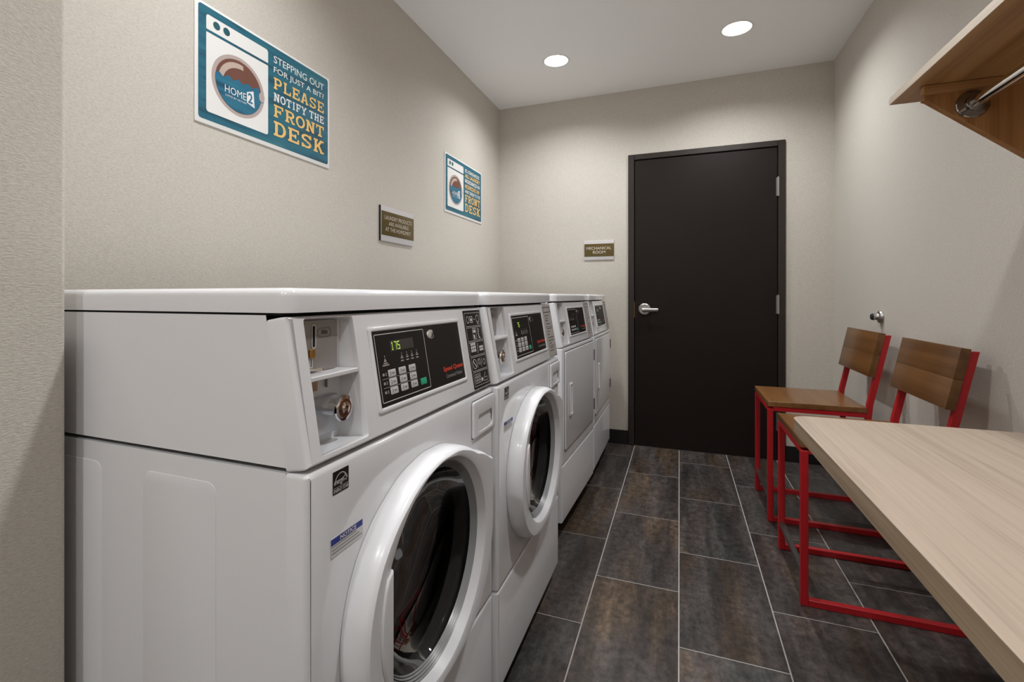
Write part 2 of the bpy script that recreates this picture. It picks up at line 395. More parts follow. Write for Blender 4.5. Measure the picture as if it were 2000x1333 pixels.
def tag(o, label, cat=None, group=None, kind=None):
    o['label'] = label
    if cat: o['category'] = cat
    if group: o['group'] = group
    if kind: o['kind'] = kind
    return o
def copy_tree(o, parent=None):
    c = o.copy(); COL.objects.link(c)
    if parent is not None: c.parent = parent
    for ch in o.children: copy_tree(ch, c)
    return c

# ------------------------------------------------------------------ the room
T = .12
fl = G().box(XL-T, XR+T, YF-T, YB+T, -.06, -.0015).build('floor', M['grout'], None, False)
tag(fl, 'dark slate-look tile floor with pale grout lines', 'floor', kind='structure')
TA, TX, TY0 = .3046, -.002, 1.640
tile_cache = {}
def tile(x0, x1, y0, y1):
    g = .0022
    x0, x1, y0, y1 = x0+g, x1-g, y0+g, y1-g
    if x1-x0 < .01 or y1-y0 < .01: return
    key = (round(x1-x0, 4), round(y1-y0, 4))
    if key not in tile_cache:
        w, l = (x1-x0)/2, (y1-y0)/2; b = .0012
        v = [(-w, -l, -.0075), (w, -l, -.0075), (w, l, -.0075), (-w, l, -.0075), (-w, -l, -b), (w, -l, -b), (w, l, -b), (-w, l, -b),
             (-w+b, -l+b, 0), (w-b, -l+b, 0), (w-b, l-b, 0), (-w+b, l-b, 0)]
        f = [(8, 9, 10, 11)]
        for i in range(4):
            j = (i+1) % 4; f += [(i, j, 4+j, 4+i), (4+i, 4+j, 8+j, 8+i)]
        me = bpy.data.meshes.new('tile'); me.from_pydata(v, [], f); me.materials.append(M['tile']); tile_cache[key] = me
    o = bpy.data.objects.new('tile', tile_cache[key]); COL.objects.link(o)
    o.location = ((x0+x1)/2, (y0+y1)/2, 0); o.parent = fl
for k in range(-5, 4):
    xa, xb = max(XL, TX+k*TA), min(XR, TX+(k+1)*TA)
    if xb-xa < .02: continue
    off = TY0 + (TA if k % 2 else 0)
    for n in range(-7, 5):
        ya, yb = max(YF, off+n*2*TA), min(YB, off+(n+1)*2*TA)
        if yb-ya < .02 or (xb < XS and yb < YS): continue
        tile(xa, xb, ya, yb)

def struct(name, g, m, label, **k):
    o = g.build(name, m, None, k.get('smooth', False)); tag(o, label, k.get('cat', 'wall'), kind='structure'); return o
struct('wall_left', G().box(XL-T, XL, YF-T, YB, 0, ZC+.2), M['wall'], 'beige textured wall behind the washers and dryers')
# near-left return with a slightly rounded corner
g = G(); r = .008
prof = [(XL, YF), (XS, YF)] + [(XS-r+r*math.cos(PI/2*i/4), YS-r+r*math.sin(PI/2*i/4)) for i in range(5)] + [(XL, YS)]
n = len(prof)
g.add([(x, y, 0) for x, y in prof]+[(x, y, ZC+.1) for x, y in prof], [(i, (i+1) % n, n+(i+1) % n, n+i) for i in range(n)]+[tuple(range(n)), tuple(range(n, 2*n))])
struct('wall_near_left', g, M['wall'], 'grey-beige wall return beside the nearest washer', smooth=True)
struct('wall_right', G().box(XR, XR+T, YF-T, YB, 0, ZC+.2), M['wall'], 'beige textured wall behind the stools')
struct('wall_front', G().box(XL-T, XR+T, YF-T, YF, 0, ZC+.2), M['wall'], 'beige wall behind the viewpoint')
DX0, DX1, DZ = -.354, .658, 2.145
struct('wall_back', G().box(XL-T, DX0+.002, YB, YB+T, 0, ZC+.2).box(DX1-.002, XR+T, YB, YB+T, 0, ZC+.2).box(DX0+.002, DX1-.002, YB, YB+T, DZ-.002, ZC+.2),
       M['wall'], 'beige end wall around the dark door')
# ceiling with round holes for the downlights
g = G(); H = .1; RH = .074
xs = sorted({XL-T, XR+T} | {x+s*H for x, y in LIGHTS for s in (-1, 1)}); ys = sorted({YF-T, YB+T} | {y+s*H for x, y in LIGHTS for s in (-1, 1)})
holes = set()
for i in range(len(xs)-1):
    for j in range(len(ys)-1):
        cxm, cym = (xs[i]+xs[i+1])/2, (ys[j]+ys[j+1])/2
        if any(abs(cxm-x) < H and abs(cym-y) < H for x, y in LIGHTS): continue
        g.add([(xs[i], ys[j], ZC), (xs[i+1], ys[j], ZC), (xs[i+1], ys[j+1], ZC), (xs[i], ys[j+1], ZC)], [(0, 1, 2, 3)])
for x, y in LIGHTS:
    v2, f2 = fill([rrect(x-H, y-H, x+H, y+H), circ(x, y, RH, 40)]); g.add([(p[0], p[1], ZC) for p in v2], f2)
ce = struct('ceiling', g, M['ceiling'], 'flat white painted ceiling', cat='ceiling')
bm = bmesh.new(); bm.from_mesh(ce.data); bmesh.ops.remove_doubles(bm, verts=bm.verts, dist=1e-5); bmesh.ops.recalc_face_normals(bm, faces=bm.faces); bm.to_mesh(ce.data); bm.free()
struct('baseboard_back', G().box(XL, DX0-.001, YB-.008, YB, 0, .104, .002, 1).box(DX1+.001, XR, YB-.008, YB, 0, .104, .002, 1), M['base'], 'black rubber baseboard along the end wall', cat='baseboard')
struct('baseboard_right', G().box(XR-.008, XR, YF, YB-.009, 0, .104, .002, 1), M['base'], 'black rubber baseboard along the right wall', cat='baseboard')
struct('baseboard_left', G().box(XL, XL+.008, YS+.001, YB-.009, 0, .104, .002, 1), M['base'], 'black rubber baseboard behind the machines', cat='baseboard')
struct('baseboard_near_left', G().box(XS, XS+.008, YF, YS-.012, 0, .104, .002, 1), M['base'], 'black rubber baseboard on the near wall return', cat='baseboard')

# ------------------------------------------------------------------ door to the mechanical room
d = thing('door_1', 'dark brown flush door in a dark metal frame', 'door', (.152, YB, 0), kind='structure')
def ln(g): return G().add([(x-.152, y-YB, z) for x, y, z in g.v], g.f)
fr = G(); F0 = YB-.016
fr.box(DX0, DX0+.043, F0, YB+.10, 0, DZ, .003, 1).box(DX1-.043, DX1, F0, YB+.10, 0, DZ, .003, 1).box(DX0+.043, DX1-.043, F0, YB+.10, DZ-.040, DZ, .003, 1)
fr.box(DX0+.040, DX0+.058, YB+.040, YB+.10, 0, DZ-.04).box(DX1-.058, DX1-.040, YB+.040, YB+.10, 0, DZ-.04).box(DX0+.04, DX1-.04, YB+.04, YB+.10, DZ-.058, DZ-.038)
ln(fr).build('door_frame', M['framedark'], d)
LX0, LX1 = DX0+.047, DX1-.047
ln(G().box(LX0, LX1, YB-.006, YB+.037, .006, DZ-.045, .0015, 1)).build('door_leaf', M['doordark'], d)
for z0, z1 in ((1.773, 1.895), (.985, 1.106), (.20, .322)):
    h = G().lathe([(.0075, z0), (.0075, z1)], 12, 'z', (LX1+.003, F0-.003, 0)).lathe([(.0055, z0-.004), (.0055, z1+.004)], 12, 'z', (LX1+.003, F0-.003, 0))
    h.box(LX1-.008, LX1+.004, YB-.013, YB-.004, z0, z1)
    ln(h).build('hinge', M['steel'], d)
hd = G().lathe([(.0, -.016), (.036, -.016), (.042, -.011), (.043, 0)], 40, 'y', (-.238, YB-.006, 1.006))
hd.lathe([(.013, -.05), (.013, -.012)], 20, 'y', (-.238, YB-.006, 1.006))
hdo = ln(hd).build('door_handle', M['steel'], d)
lv = G()
sec = [(-.252, .014, .012), (-.235, .0165, .0135), (-.21, .0145, .0105), (-.17, .0135, .009), (-.145, .0125, .008), (-.141, .010, .006)]
nn = 14
for x, hz, hy in sec:
    lv.v += [(x, YB-.054+hy*math.cos(2*PI*i/nn), 1.002+hz*math.sin(2*PI*i/nn)) for i in range(nn)]
for j in range(len(sec)-1):
    for i in range(nn): a, b_ = j*nn+i, j*nn+(i+1) % nn; lv.f.append((a, b_, b_+nn, a+nn))
lv.f += [tuple(range(nn)), tuple(range((len(sec)-1)*nn, len(sec)*nn))]
lvo = ln(lv).build('lever', M['steel'], hdo)
ln(G().box(LX0-.0045, LX0-.001, YB-.007, YB+.02, .945, 1.06)).build('strike_plate', M['brass'], d)

# ------------------------------------------------------------------ ceiling downlights
def downlight(x, y, label):
    t = thing('ceiling_downlight', label, 'ceiling light', (x, y, ZC), group='recessed ceiling downlights')
    G().lathe([(.0735, .004), (.0735, -.0005), (.078, -.003), (.084, -.0022), (.087, 0), (.087, .001)], 48, 'z', cap=False).build('trim_ring', M['trim'], t)
    G().lathe([(.0735, .004), (.0705, .010), (.0620, .030), (.0615, .034)], 48, 'z', cap=False).build('reflector', M['reflector'], t)
    G().lathe([(.0, .032), (.0617, .032)], 48, 'z', cap=False).build('lens', M['lens'], t, False)
    ld = bpy.data.lights.new('downlight_lamp', 'AREA'); ld.shape = 'DISK'; ld.size = .100; ld.energy = LAMP_W; ld.color = LAMP_C
    ld.spread = math.radians(146)
    lo = bpy.data.objects.new('lamp', ld); COL.objects.link(lo); lo.parent = t; lo.location = (0, 0, .026)
for i, (x, y) in enumerate(LIGHTS):
    downlight(x, y, ['round recessed ceiling downlight above the dryers', 'round recessed ceiling downlight in front of the door',
                     'recessed ceiling downlight over the near washers, above the picture', 'recessed ceiling downlight over the table, above the picture',
                     'recessed ceiling downlight behind the viewpoint on the left', 'recessed ceiling downlight behind the viewpoint on the right'][i])

# ------------------------------------------------------------------ laundry machines
W = .685; DEP = .705
AL = math.atan2(.036, .21); CA, SA = math.cos(AL), math.sin(AL)
Z0 = .866                                            # console bottom
def fr_front(u, v, w): return (w, u, v)              # on the machine front
def fr_con(u, v, w): return (-v*SA+w*CA, u, Z0+v*CA+w*SA)   # on the slanted console
def fr_side(u, v, w): return (u, -w, v)              # on the near side (faces -y)
VT = .2105                                           # console height along the slope
REC = (.0325, .0135, .1405, .2045)                   # coin recess on the console
def rect_hole(a): return rrect(*a, .004, 3)
def console(t, kind, lcd_txt):
    plate_obj('console_front', fr_con, rrect(0, .003, W, VT, .004), .034, M['white'], t, .012, [rect_hole(REC)], back=False, hb=.0012, sc=(1, .38))
    g = G()
    P = [(-DEP, Z0+.003), (-.0350, Z0+.003), (-.0350-.0352, 1.074), (-DEP, 1.074)]
    for yy in (0, W): g.add([(x, yy, z) for x, z in P], [(0, 1, 2, 3)])
    g.add([(P[0][0], 0, P[0][1]), (P[0][0], W, P[0][1]), (P[3][0], W, P[3][1]), (P[3][0], 0, P[3][1])], [(0, 1, 2, 3)])
    g.add([(P[3][0], 0, P[3][1]), (P[3][0], W, P[3][1]), (P[2][0], W, P[2][1]), (P[2][0], 0, P[2][1])], [(0, 1, 2, 3)])
    g.build('console_body', M['white'], t, False)
    # coin box recess: back wall upright, walls square to the console
    g = G(); XB = -.056
    u0, v0, u1, v1 = REC
    fa = [fr_con(u0, v0, -.009), fr_con(u1, v0, -.009), fr_con(u1, v1, -.009), fr_con(u0, v1, -.009)]
    ba = [(XB, u0, fa[0][2]-.002), (XB, u1-.004, fa[1][2]-.002), (XB, u1-.004, fa[2][2]), (XB, u0, fa[3][2])]
    g.add(fa+ba, [(0, 1, 5, 4), (1, 2, 6, 5), (2, 3, 7, 6), (3, 0, 4, 7), (4, 5, 6, 7)])
    rc = g.build('coin_recess', M['whitep'], t, False)
    zs = Z0+.119*CA
    G().box(XB, -.119*SA-.0015, u0, u1, zs-.004, zs+.003, .0012, 1).build('shelf', M['whitep'], rc)
    frb = lambda u, v, w: (XB+.001+w, u, v)          # upright back wall of the recess
    zt, zb = fa[2][2]-.002, zs+.004
    pl = plate_obj('coin_plate', frb, rrect(u0+.001, zb, u1-.016, zt, .002), .001, M['coinplate'], rc, 0, w=.004)
    flats('coin_slot', frb, [rrect(u0+.036, zt-.040, u0+.041, zt-.008, .0024)], M['gap'], rc, .0046)
    flats('slot_outline', frb, [[rrect(u0+.034, zt-.042, u0+.043, zt-.006, .0044), rrect(u0+.0355, zt-.0405, u0+.0415, zt-.0075, .0029)],
                                [rrect(u0+.029, zb+.006, u0+.036, zb+.030, .003), rrect(u0+.0305, zb+.0075, u0+.0345, zb+.0285, .0019)]], M['ink'], rc, .0049)
    plate_obj('brass_gate', frb, rrect(u0+.028, zt-.056, u0+.040, zt-.042, .003), .004, M['brass'], rc, .001, w=.007)
    flats('value_outline', frb, [[rrect(u0+.047, zt-.026, u0+.077, zt-.012, .006), rrect(u0+.0477, zt-.0253, u0+.0763, zt-.0127, .0053)]], M['darkink'], rc, .0047)
    text('value_lettering', frb, '25¢', (u0+.055, zt-.0225, u0+.069, zt-.0155), M['darkink'], rc, .0047, .03)
    G().bar((XB+.004, u0+.030, zb+.004), (XB+.018, u0+.044, zb+.004), .005, .005, b=.001).build('return_lever', M['chrome'], rc)
    # coin box with lock
    zc0, zc1 = fa[0][2]+.002, zs-.006
    cb = G().box(XB+.001, XB+.010, u0+.012, u1-.020, zc0+.010, zc1-.030, .001, 1)
    cb = cb.build('coin_box', M['galv'], rc)
    plate_obj('tan_label', frb, rrect(u0+.012, zc1-.020, u0+.05, zc1-.004), .0006, M['tan'], rc, 0, w=.0015)
    cy, cz = .109, Z0+.062
    x0 = XB+.010
    G().lathe([(.0135, x0), (.0135, x0+.016), (.0195, x0+.016), (.0205, x0+.019), (.0195, x0+.022), (.0135, x0+.0228)], 28, 'x', (0, cy, cz)).build('lock_collar', M['chrome'], cb)
    G().lathe([(.0142, x0+.0222), (.0142, x0+.0236), (.0098, x0+.0236)], 28, 'x', (0, cy, cz)).build('lock_ring', M['copper'], cb)
    G().lathe([(.0096, x0+.022), (.0096, x0+.025), (.004, x0+.0258), (.004, x0+.022)], 24, 'x', (0, cy, cz)).build('lock_cylinder', M['chrome'], cb)
    G().bar((XB+.003, u0+.070, zc1-.018), (XB+.003, u0+.070, zc1-.004), .002, .004).build('key_hook', M['darkchrome'], rc)
    G().box(XB+.004, XB+.006, cy-.004, cy+.004, cz-.036, cz-.018).build('hanging_tag', M['galv'], rc)
    # control panel
    P0, P1 = (.1835, .0465), (.526, .1755)
    bz = plate_obj('bezel', fr_con, rrect(P0[0]-.009, P0[1]-.009, P1[0]+.009, P1[1]+.009, .006), .004, M['white'], t, .003, [rrect(P0[0], P0[1], P1[0], P1[1], .001)], w=.0035)
    pn = plate_obj('control_panel', fr_con, rrect(P0[0]-.001, P0[1]-.001, P1[0]+.001, P1[1]+.001), .002, M['panel'], t, 0, w=.0012)
    w = .0016
    flats('panel_outline', fr_con, [frame_shape(.189, .053, .3595, .1705, .0013, .003)], M['ink'], pn, w)
    flats('display', fr_con, [rrect(.234, .1375, .315, .1565)], M['lcd'], pn, w)
    if lcd_txt:
        SEG = {'1': [(.30, 0, .70, .09), (.44, .0, .58, 1), (.22, .80, .45, .90)], '7': [(.08, .90, .92, 1), (.76, 0, .92, .90)],
               '5': [(.08, .90, .92, 1), (.08, .55, .24, .90), (.08, .46, .92, .55), (.76, .09, .92, .46), (.08, 0, .92, .09)]}
        sh = []
        for i, ch in enumerate(lcd_txt):
            a = .2365+.0105*i
            sh += [rrect(a+x0*.0088, .1395+y0*.0148, a+x1*.0088, .1395+y1*.0148) for x0, y0, x1, y1 in SEG[ch]]
        flats('display_digits', fr_con, sh, M['led'], pn, w+.0004)
    us, vs = (.2285, .2628, .298), (.1002, .0850, .0697)
    if kind == 'washer':
        for i, v in enumerate(vs):
            for u in us:
                k = plate_obj('key', fr_con, rrect(u-.0118, v-.0062, u+.0118, v+.0062, .0018, 3), .0012, M['key'], pn, .0004, w=w+.0006)
                flats('key_legend', fr_con, [rrect(u-.007, v-.004, u-.005, v+.004), rrect(u-.002, v-.0015, u+.007, v+.0012)], M['greyink'], k, w+.0009)
        lines = [rrect(.197, .0921, .3115, .0929), rrect(.197, .0769, .3115, .0777)]
        lines += [rrect(.199, v-.0022, .205, v+.0022) for v in vs] + [rrect(.2085, v-.003, .2105, v+.003) for v in vs]
        for u in (.2677, .2861, .304, .3226):
            lines += [circ(u, .1310, .0013, 10), rrect(u-.0042, .1215, u+.0042, .1240), rrect(u-.0048, .1162, u+.0048, .1185), [(u-.003, .1252), (u+.003, .1252), (u, .1285)]]
        lines += [circ(.2126, .1310, .0014, 10), [(.2085, .1215), (.2170, .1215), (.2127, .1285)], rrect(.2065, .1180, .219, .1200), rrect(.2028, .1145, .2236, .1168)]
    else:
        for i, v in enumerate(vs[1:]):
            for u in us: flats('key_legend', fr_con, [rrect(u-.0105, v-.0042, u+.0105, v+.0042, .001, 2)], M['key'], pn, w)
        lines = [rrect(.2085+.02*i, .1255, .2165+.02*i, .1275) for i in range(5)] + [rrect(.2085+.02*i, .1185, .2165+.02*i, .1215) for i in range(5)]
    flats('panel_legend', fr_con, lines, M['greyink'] if kind != 'washer' else M['stickergrey'], pn, w)
    plate_obj('start_key', fr_con, rrect(.3335-.0112, .0689-.0062, .3335+.0112, .0689+.0062, .0018, 3), .0012, M['green'], pn, .0004, w=w+.0006)
    v, f = plate(circ(.388, .1572, .0165, 28, .0098), .003, .0012)
    finish('panel_lock', [fr_con(p[0], p[1], p[2]+w+.002) for p in v], f, M['chrome'], pn)
    flats('panel_lock_slot', fr_con, [[(.386, .150), (.393, .149), (.396, .156), (.392, .1625), (.391, .156)]], M['darkink'], pn, w+.0024)
    text('brand_lettering', fr_con, 'Speed Queen', (.4225, .0705, .5195, .0835), M['red'], pn, w, .025)
    text('brand_sublettering', fr_con, 'Commercial Washer' if kind == 'washer' else 'Commercial Dryer', (.4315, .0585, .5125, .0668), M['greyink'], pn, w, .01)
def lid(t):
    P = rrect(-DEP, -.001, -.0305, W+.001, .022, 5)
    v, f = plate(P, .0345, .012, seg=4)
    finish('lid', [(p[0], p[1], 1.1118+p[2]) for p in v], f, M['white'], t, True, 40)
    G().box(-DEP+.01, -.05, .006, W-.006, 1.0735, 1.0778).build('lid_gap', M['gap'], t, False)
def icon_sticker(t):
    """black instruction label with five pictogram boxes"""
    u0, u1, v0, v1 = .5665, .672, .0085, .2015
    s = plate_obj('instruction_label', fr_con, rrect(u0, v0, u1, v1, .003), .0006, M['panel'], t, 0, w=.0006)
    hgt = (v1-v0-.010)/5; A = []
    for i in range(5):
        b = v0+.005+i*hgt; A.append(frame_shape(u0+.005, b+.0012, u1-.005, b+hgt-.0012, .0009, .003))
    B = lambda i: v0+.005+(4-i)*hgt+hgt/2
    c = B(0); A += [[circ(u0+.022, c, .008, 16, .009), circ(u0+.022, c, .0065, 16, .0076)], frame_shape(u0+.034, c-.008, u0+.052, c+.008, .0014), rrect(u0+.038, c-.004, u0+.048, c+.003),
                    rrect(u0+.059, c-.001, u0+.064, c+.001), [circ(u0+.083, c+.001, .010, 18, .010), circ(u0+.083, c+.001, .0085, 18, .0085)], rrect(u0+.077, c-.0125, u0+.090, c-.0112)]
    c = B(1); A += [frame_shape(u0+.040, c-.013, u0+.062, c+.014, .0014), rrect(u0+.044, c+.003, u0+.058, c+.010), rrect(u0+.044, c-.010, u0+.052, c-.002), [circ(u0+.076, c+.008, .005, 14), circ(u0+.076, c+.008, .0035, 14)],
                    [(u0+.072, c+.002), (u0+.076, c+.002), (u0+.079, c-.010), (u0+.085, c-.012), (u0+.083, c-.014), (u0+.076, c-.012)]]
    c = B(2)
    for r in range(3):
        for q in range(3): A.append(rrect(u0+.016+q*.0105, c+.001+(r-1)*.008, u0+.0245+q*.0105, c+.0075+(r-1)*.008))
    A.append([(u0+.053, c-.012), (u0+.055, c-.012), (u0+.061, c+.012), (u0+.059, c+.012)])
    for r in range(2):
        for q in range(3): A.append(rrect(u0+.068+q*.0085, c-.008+r*.007, u0+.075+q*.0085, c-.0025+r*.007))
    c = B(3); A += [[circ(u0+.024, c, .012, 20, .012), circ(u0+.024, c, .0105, 20, .0105)], [(u0+.015, c+.008), (u0+.017, c+.0095), (u0+.034, c-.008), (u0+.032, c-.0095)],
                    [(u0+.039, c-.011), (u0+.0405, c-.011), (u0+.0465, c+.011), (u0+.045, c+.011)], [circ(u0+.055, c+.003, .0055, 14, .008), circ(u0+.055, c+.003, .004, 14, .0065)],
                    [(u0+.063, c-.011), (u0+.0645, c-.011), (u0+.0705, c+.011), (u0+.069, c+.011)], [circ(u0+.084, c, .0075, 18), circ(u0+.084, c, .006, 18)]]
    c = B(4)
    for r in range(3):
        for q in range(3): A.append(frame_shape(u0+.012+q*.013, c-.011+r*.008, u0+.0225+q*.013, c-.0045+r*.008, .001))
    A += [circ(u0+.056, c-.005, .005, 14), frame_shape(u0+.066, c-.011, u0+.090, c-.002, .001), [(u0+.070, c), (u0+.072, c), (u0+.080, c+.010), (u0+.078, c+.010)]]
    flats('pictogram', fr_con, A, M['ink'], s, .0010)
def text_sticker(t, tone='stickergrey'):
    u0, u1, v0, v1 = .560, .668, .0085, .2015
    s = plate_obj('instruction_label', fr_con, rrect(u0, v0, u1, v1, .002), .0006, M[tone], t, 0, w=.0006)
    A = [frame_shape(u0, v0, u1, v1, .001), frame_shape(u0+.004, v1-.027, u1-.004, v1-.006, .0028)]
    rr = random.Random(3); v = v1-.040
    while v > v0+.012:
        a = u0+.012+rr.random()*.012; b = min(u1-.01, a+.03+rr.random()*.05)
        A.append(rrect(a, v, b, v+.0028)); v -= .0085+rr.random()*.004
        if rr.random() < .25: A.append(rrect(u0+.004, v+.001, u1-.004, v+.0022)); v -= .007
    flats('printed_lines', fr_con, A, M['darkink'], s, .0010)
def base_feet(t, zb):
    for x in (-.06, -DEP+.06):
        for y in (.06, W-.06):
            G().lathe([(.016, zb+.02), (.016, .014), (.024, .010), (.024, .0)], 16, 'z', (x, y, 0)).build('leveling_foot', M['rubber'], t)
def shell(t, zb, zt, name='cabinet'):
    """side walls and back of the lower cabinet; open where the front panels sit"""
    g = G(); xf = -.0354
    for yy, y2 in ((0, .004), (W-.004, W)): g.box(-DEP, xf, yy, y2, zb, zt)
    g.box(-DEP, -DEP+.004, .004, W-.004, zb, zt).box(-DEP+.004, xf-.02, .004, W-.004, zb, zb+.004).box(-DEP+.004, xf, .004, W-.004, zt-.004, zt)
    return g.build(name, M['white'], t, False)
ZW = .050; ZWT = .862; ZSEAM = .318
EX = 1.06
OUT = [(-90, .2225), (-74, .228), (-53, .2475), (-31.5, .262), (-14.3, .261), (8, .262), (26.5, .2885), (28, .280), (46, .236), (61.7, .2225), (83, .2105), (103, .2095), (129, .2195), (153, .238), (173, .2475), (190, .2525), (212, .255), (234, .248), (252, .233), (270, .2225)]
def rad(a):
    a = (a+90) % 360-90
    for (a0, r0), (a1, r1) in zip(OUT, OUT[1:]):
        if a0 <= a <= a1: return r0+(r1-r0)*(a-a0)/(a1-a0)
    return .207
def washer(name, label, lcd_txt, sticker, loc):
    t = thing(name, label, 'washing machine', loc, group='front-load washers in the row')
    base_feet(t, ZW); cabinet = shell(t, ZW, ZWT)
    # embossed flat fields pressed into the near side
    for a, b in ((-.318, -.164), (-.655, -.42)):
        plate_obj('side_emboss', fr_side, rrect(a, .09, b, .831, .016), .001, M['white'], cabinet, .0009, w=.0008)
    CY, CZ = .317, .592
    hole = circ(CY, CZ, .190*EX, 48, .190)
    fp = plate_obj('front_panel', fr_front, rrect(0, ZSEAM+.003, W, ZWT, .006), .0355, M['white'], t, .008, [hole], back=False)
    plate_obj('lower_panel', fr_front, rrect(0, ZW, W, ZSEAM, .006), .0355, M['white'], t, .008, back=False)
    G().box(-.02, -.018, .01, W-.01, ZSEAM-.01, ZSEAM+.012).build('panel_gap', M['gap'], t, False)
    # drum seen through the glass
    dr = G().lathe([(.186, -.034), (.205, -.05), (.228, -.10), (.228, -.40), (.0, -.40)], 40, 'x', (0, CY, CZ), cap=False).build('drum', M['drum'], t)
    for k in range(3):
        a = 2*PI*k/3+.5
        g = G(); p, q = CY+.195*math.cos(a), CZ+.195*math.sin(a)
        g.bar((-.10, p, q), (-.38, p, q), .05, .06, (0, math.cos(a), math.sin(a)), b=.012); g.build('lifter', M['drum'], dr)
    G().lathe([(.196, -.030), (.180, -.026), (.172, -.034), (.180, -.044), (.20, -.046)], 40, 'x', (0, CY, CZ), cap=False).build('gasket', M['rubber'], t)
    # door: white ring with a squarer hinge side
    N = 120; ang = sorted([360*i/N-90 for i in range(N)]+[26.5]); n = len(ang)
    cs = [(math.cos(math.radians(a)), math.sin(math.radians(a))) for a in ang]
    rings = [(0, .0005), (0, .012), (.0008, .026), (.003, .037), (.006, .0425), (.0095, .0455)]
    V = []; F = []
    for ins, x in rings: V += [(x, CY+(rad(a)-ins)*c_, CZ+(rad(a)-ins)*s_) for a, (c_, s_) in zip(ang, cs)]
    inner = [(.1985, .0458), (.196, .0445), (.1885, .030), (.1865, .026)]
    for r_, x in inner: V += [(x, CY+r_*EX*c_, CZ+r_*s_) for c_, s_ in cs]
    for j in range(len(rings)+len(inner)-1):
        for i in range(n): a, b = j*n+i, j*n+(i+1) % n; F.append((a, b, b+n, a+n))
    door = finish('door', V, F, M['whitep'], t, True, 30)
    def elathe(pr, nn=64):
        g = G().lathe(pr, nn, 'x', (0, 0, 0), cap=False); g.v = [(x, CY+y*EX, CZ+z) for x, y, z in g.v]; return g
    pr = []
    for k in range(4): pr += [(.1865-.0038*k, .026-.003*k), (.1852-.0038*k, .0282-.003*k), (.1838-.0038*k, .025-.003*k)]
    elathe(pr).build('glass_rim', M['greyp'], door)
    elathe([(.1725, .016), (.168, .006), (.156, -.014), (.134, -.030), (.10, -.040), (.05, -.046), (0.0, -.048)]).build('door_glass', M['glass'], door, True, 60)
    # pull handle filling the left edge of the opening
    P = [(-.183, .088), (-.183, -.092)] + [(.203*EX*math.cos(math.radians(a)), .203*math.sin(math.radians(a))) for a in [207-5*i for i in range(11)]]
    P = [(CY+u, CZ+v) for u, v in P][::-1]
    plate_obj('door_handle', fr_front, P, .034, M['whitep'], door, .004, w=.0495, angle=40)
    # detergent drawer, top right
    dw = plate_obj('detergent_drawer', fr_front, rrect(.545, .762, .6825, .8485, .007), .007, M['whitep'], t, .003, [rrect(.573, .773, .668, .812, .010)], w=.0066)
    flats('drawer_gap', fr_front, [[rrect(.543, .760, .6845, .8505, .008), rrect(.546, .763, .6815, .8475, .007)]], M['gap'], dw, .0003)
    g = G(); R = rrect(.573, .773, .668, .812, .010); n_ = len(R)
    g.add([(.005, u, v) for u, v in R]+[(.0005+(.812-v)*.05, u, v) for u, v in R], [(i, (i+1) % n_, n_+(i+1) % n_, n_+i) for i in range(n_)]+[tuple(range(n_, 2*n_))])
    g.build('drawer_pull', M['whitep'], dw, False)
    # stickers
    es = plate_obj('energy_label', fr_front, rrect(.0515, .8175, .0865, .850), .0005, M['panel'], t, 0, w=.0006)
    sq = [(.0515+a*.035, .8175+b*.0325) for a, b in ((0, .0), (1, 0), (1, .27), (0, .27))]
    A = []
    arc = [(.069+.0155*math.cos(math.radians(a)), .8275+.0185*math.sin(math.radians(a))) for a in range(20, 171, 10)]
    arc2 = [(.069+.0145*math.cos(math.radians(a)), .8275+.0173*math.sin(math.radians(a))) for a in range(170, 19, -10)]
    A.append(arc+arc2)
    cxs, cys = .0775, .8355
    st = [(cxs+(.0062 if i % 2 == 0 else .0027)*math.cos(PI/2+PI*i/5), cys+(.0062 if i % 2 == 0 else .0027)*math.sin(PI/2+PI*i/5)) for i in range(10)]
    A.append([st, [(cxs+(p[0]-cxs)*.7, cys+(p[1]-cys)*.7) for p in st]])
    flats('emblem', fr_front, A+[rrect(.052, .8262, .086, .8267)], M['ink'], es, .0010)
    text('emblem_lettering', fr_front, 'energy', (.0535, .8285, .0745, .8365), M['ink'], es, .0010, .01, .3)
    text('label_lettering', fr_front, 'ENERGY STAR', (.0528, .8195, .0855, .8248), M['ink'], es, .0010, .01)
    nt = plate_obj('notice_label', fr_front, rrect(.047, .7295, .120, .7565), .0005, M['clear'], t, 0, w=.0006)
    flats('notice_band', fr_front, [rrect(.047, .7475, .120, .7565)], M['blueink'], nt, .0009)
    text('notice_lettering', fr_front, 'NOTICE', (.0665, .7488, .104, .7552), M['ink'], nt, .0012, .03)
    flats('notice_lines', fr_front, [rrect(.049, .7440, .105, .7455), rrect(.049, .7392, .112, .7408), rrect(.049, .7345, .118, .7361), frame_shape(.0473, .7297, .1198, .7475, .0003)], M['greyink'], nt, .0009)
    console(t, 'washer', lcd_txt); lid(t)
    if sticker == 'icons': icon_sticker(t)
    else: text_sticker(t)
    return t
washer('washer', 'nearest white front-load washer, with black pictogram label and display reading 175', '175', 'icons', (-.457, .510, 0))
washer('washer', 'second white front-load washer, between the nearest washer and the dryers', '75', 'text', (-.444, 1.199, 0))

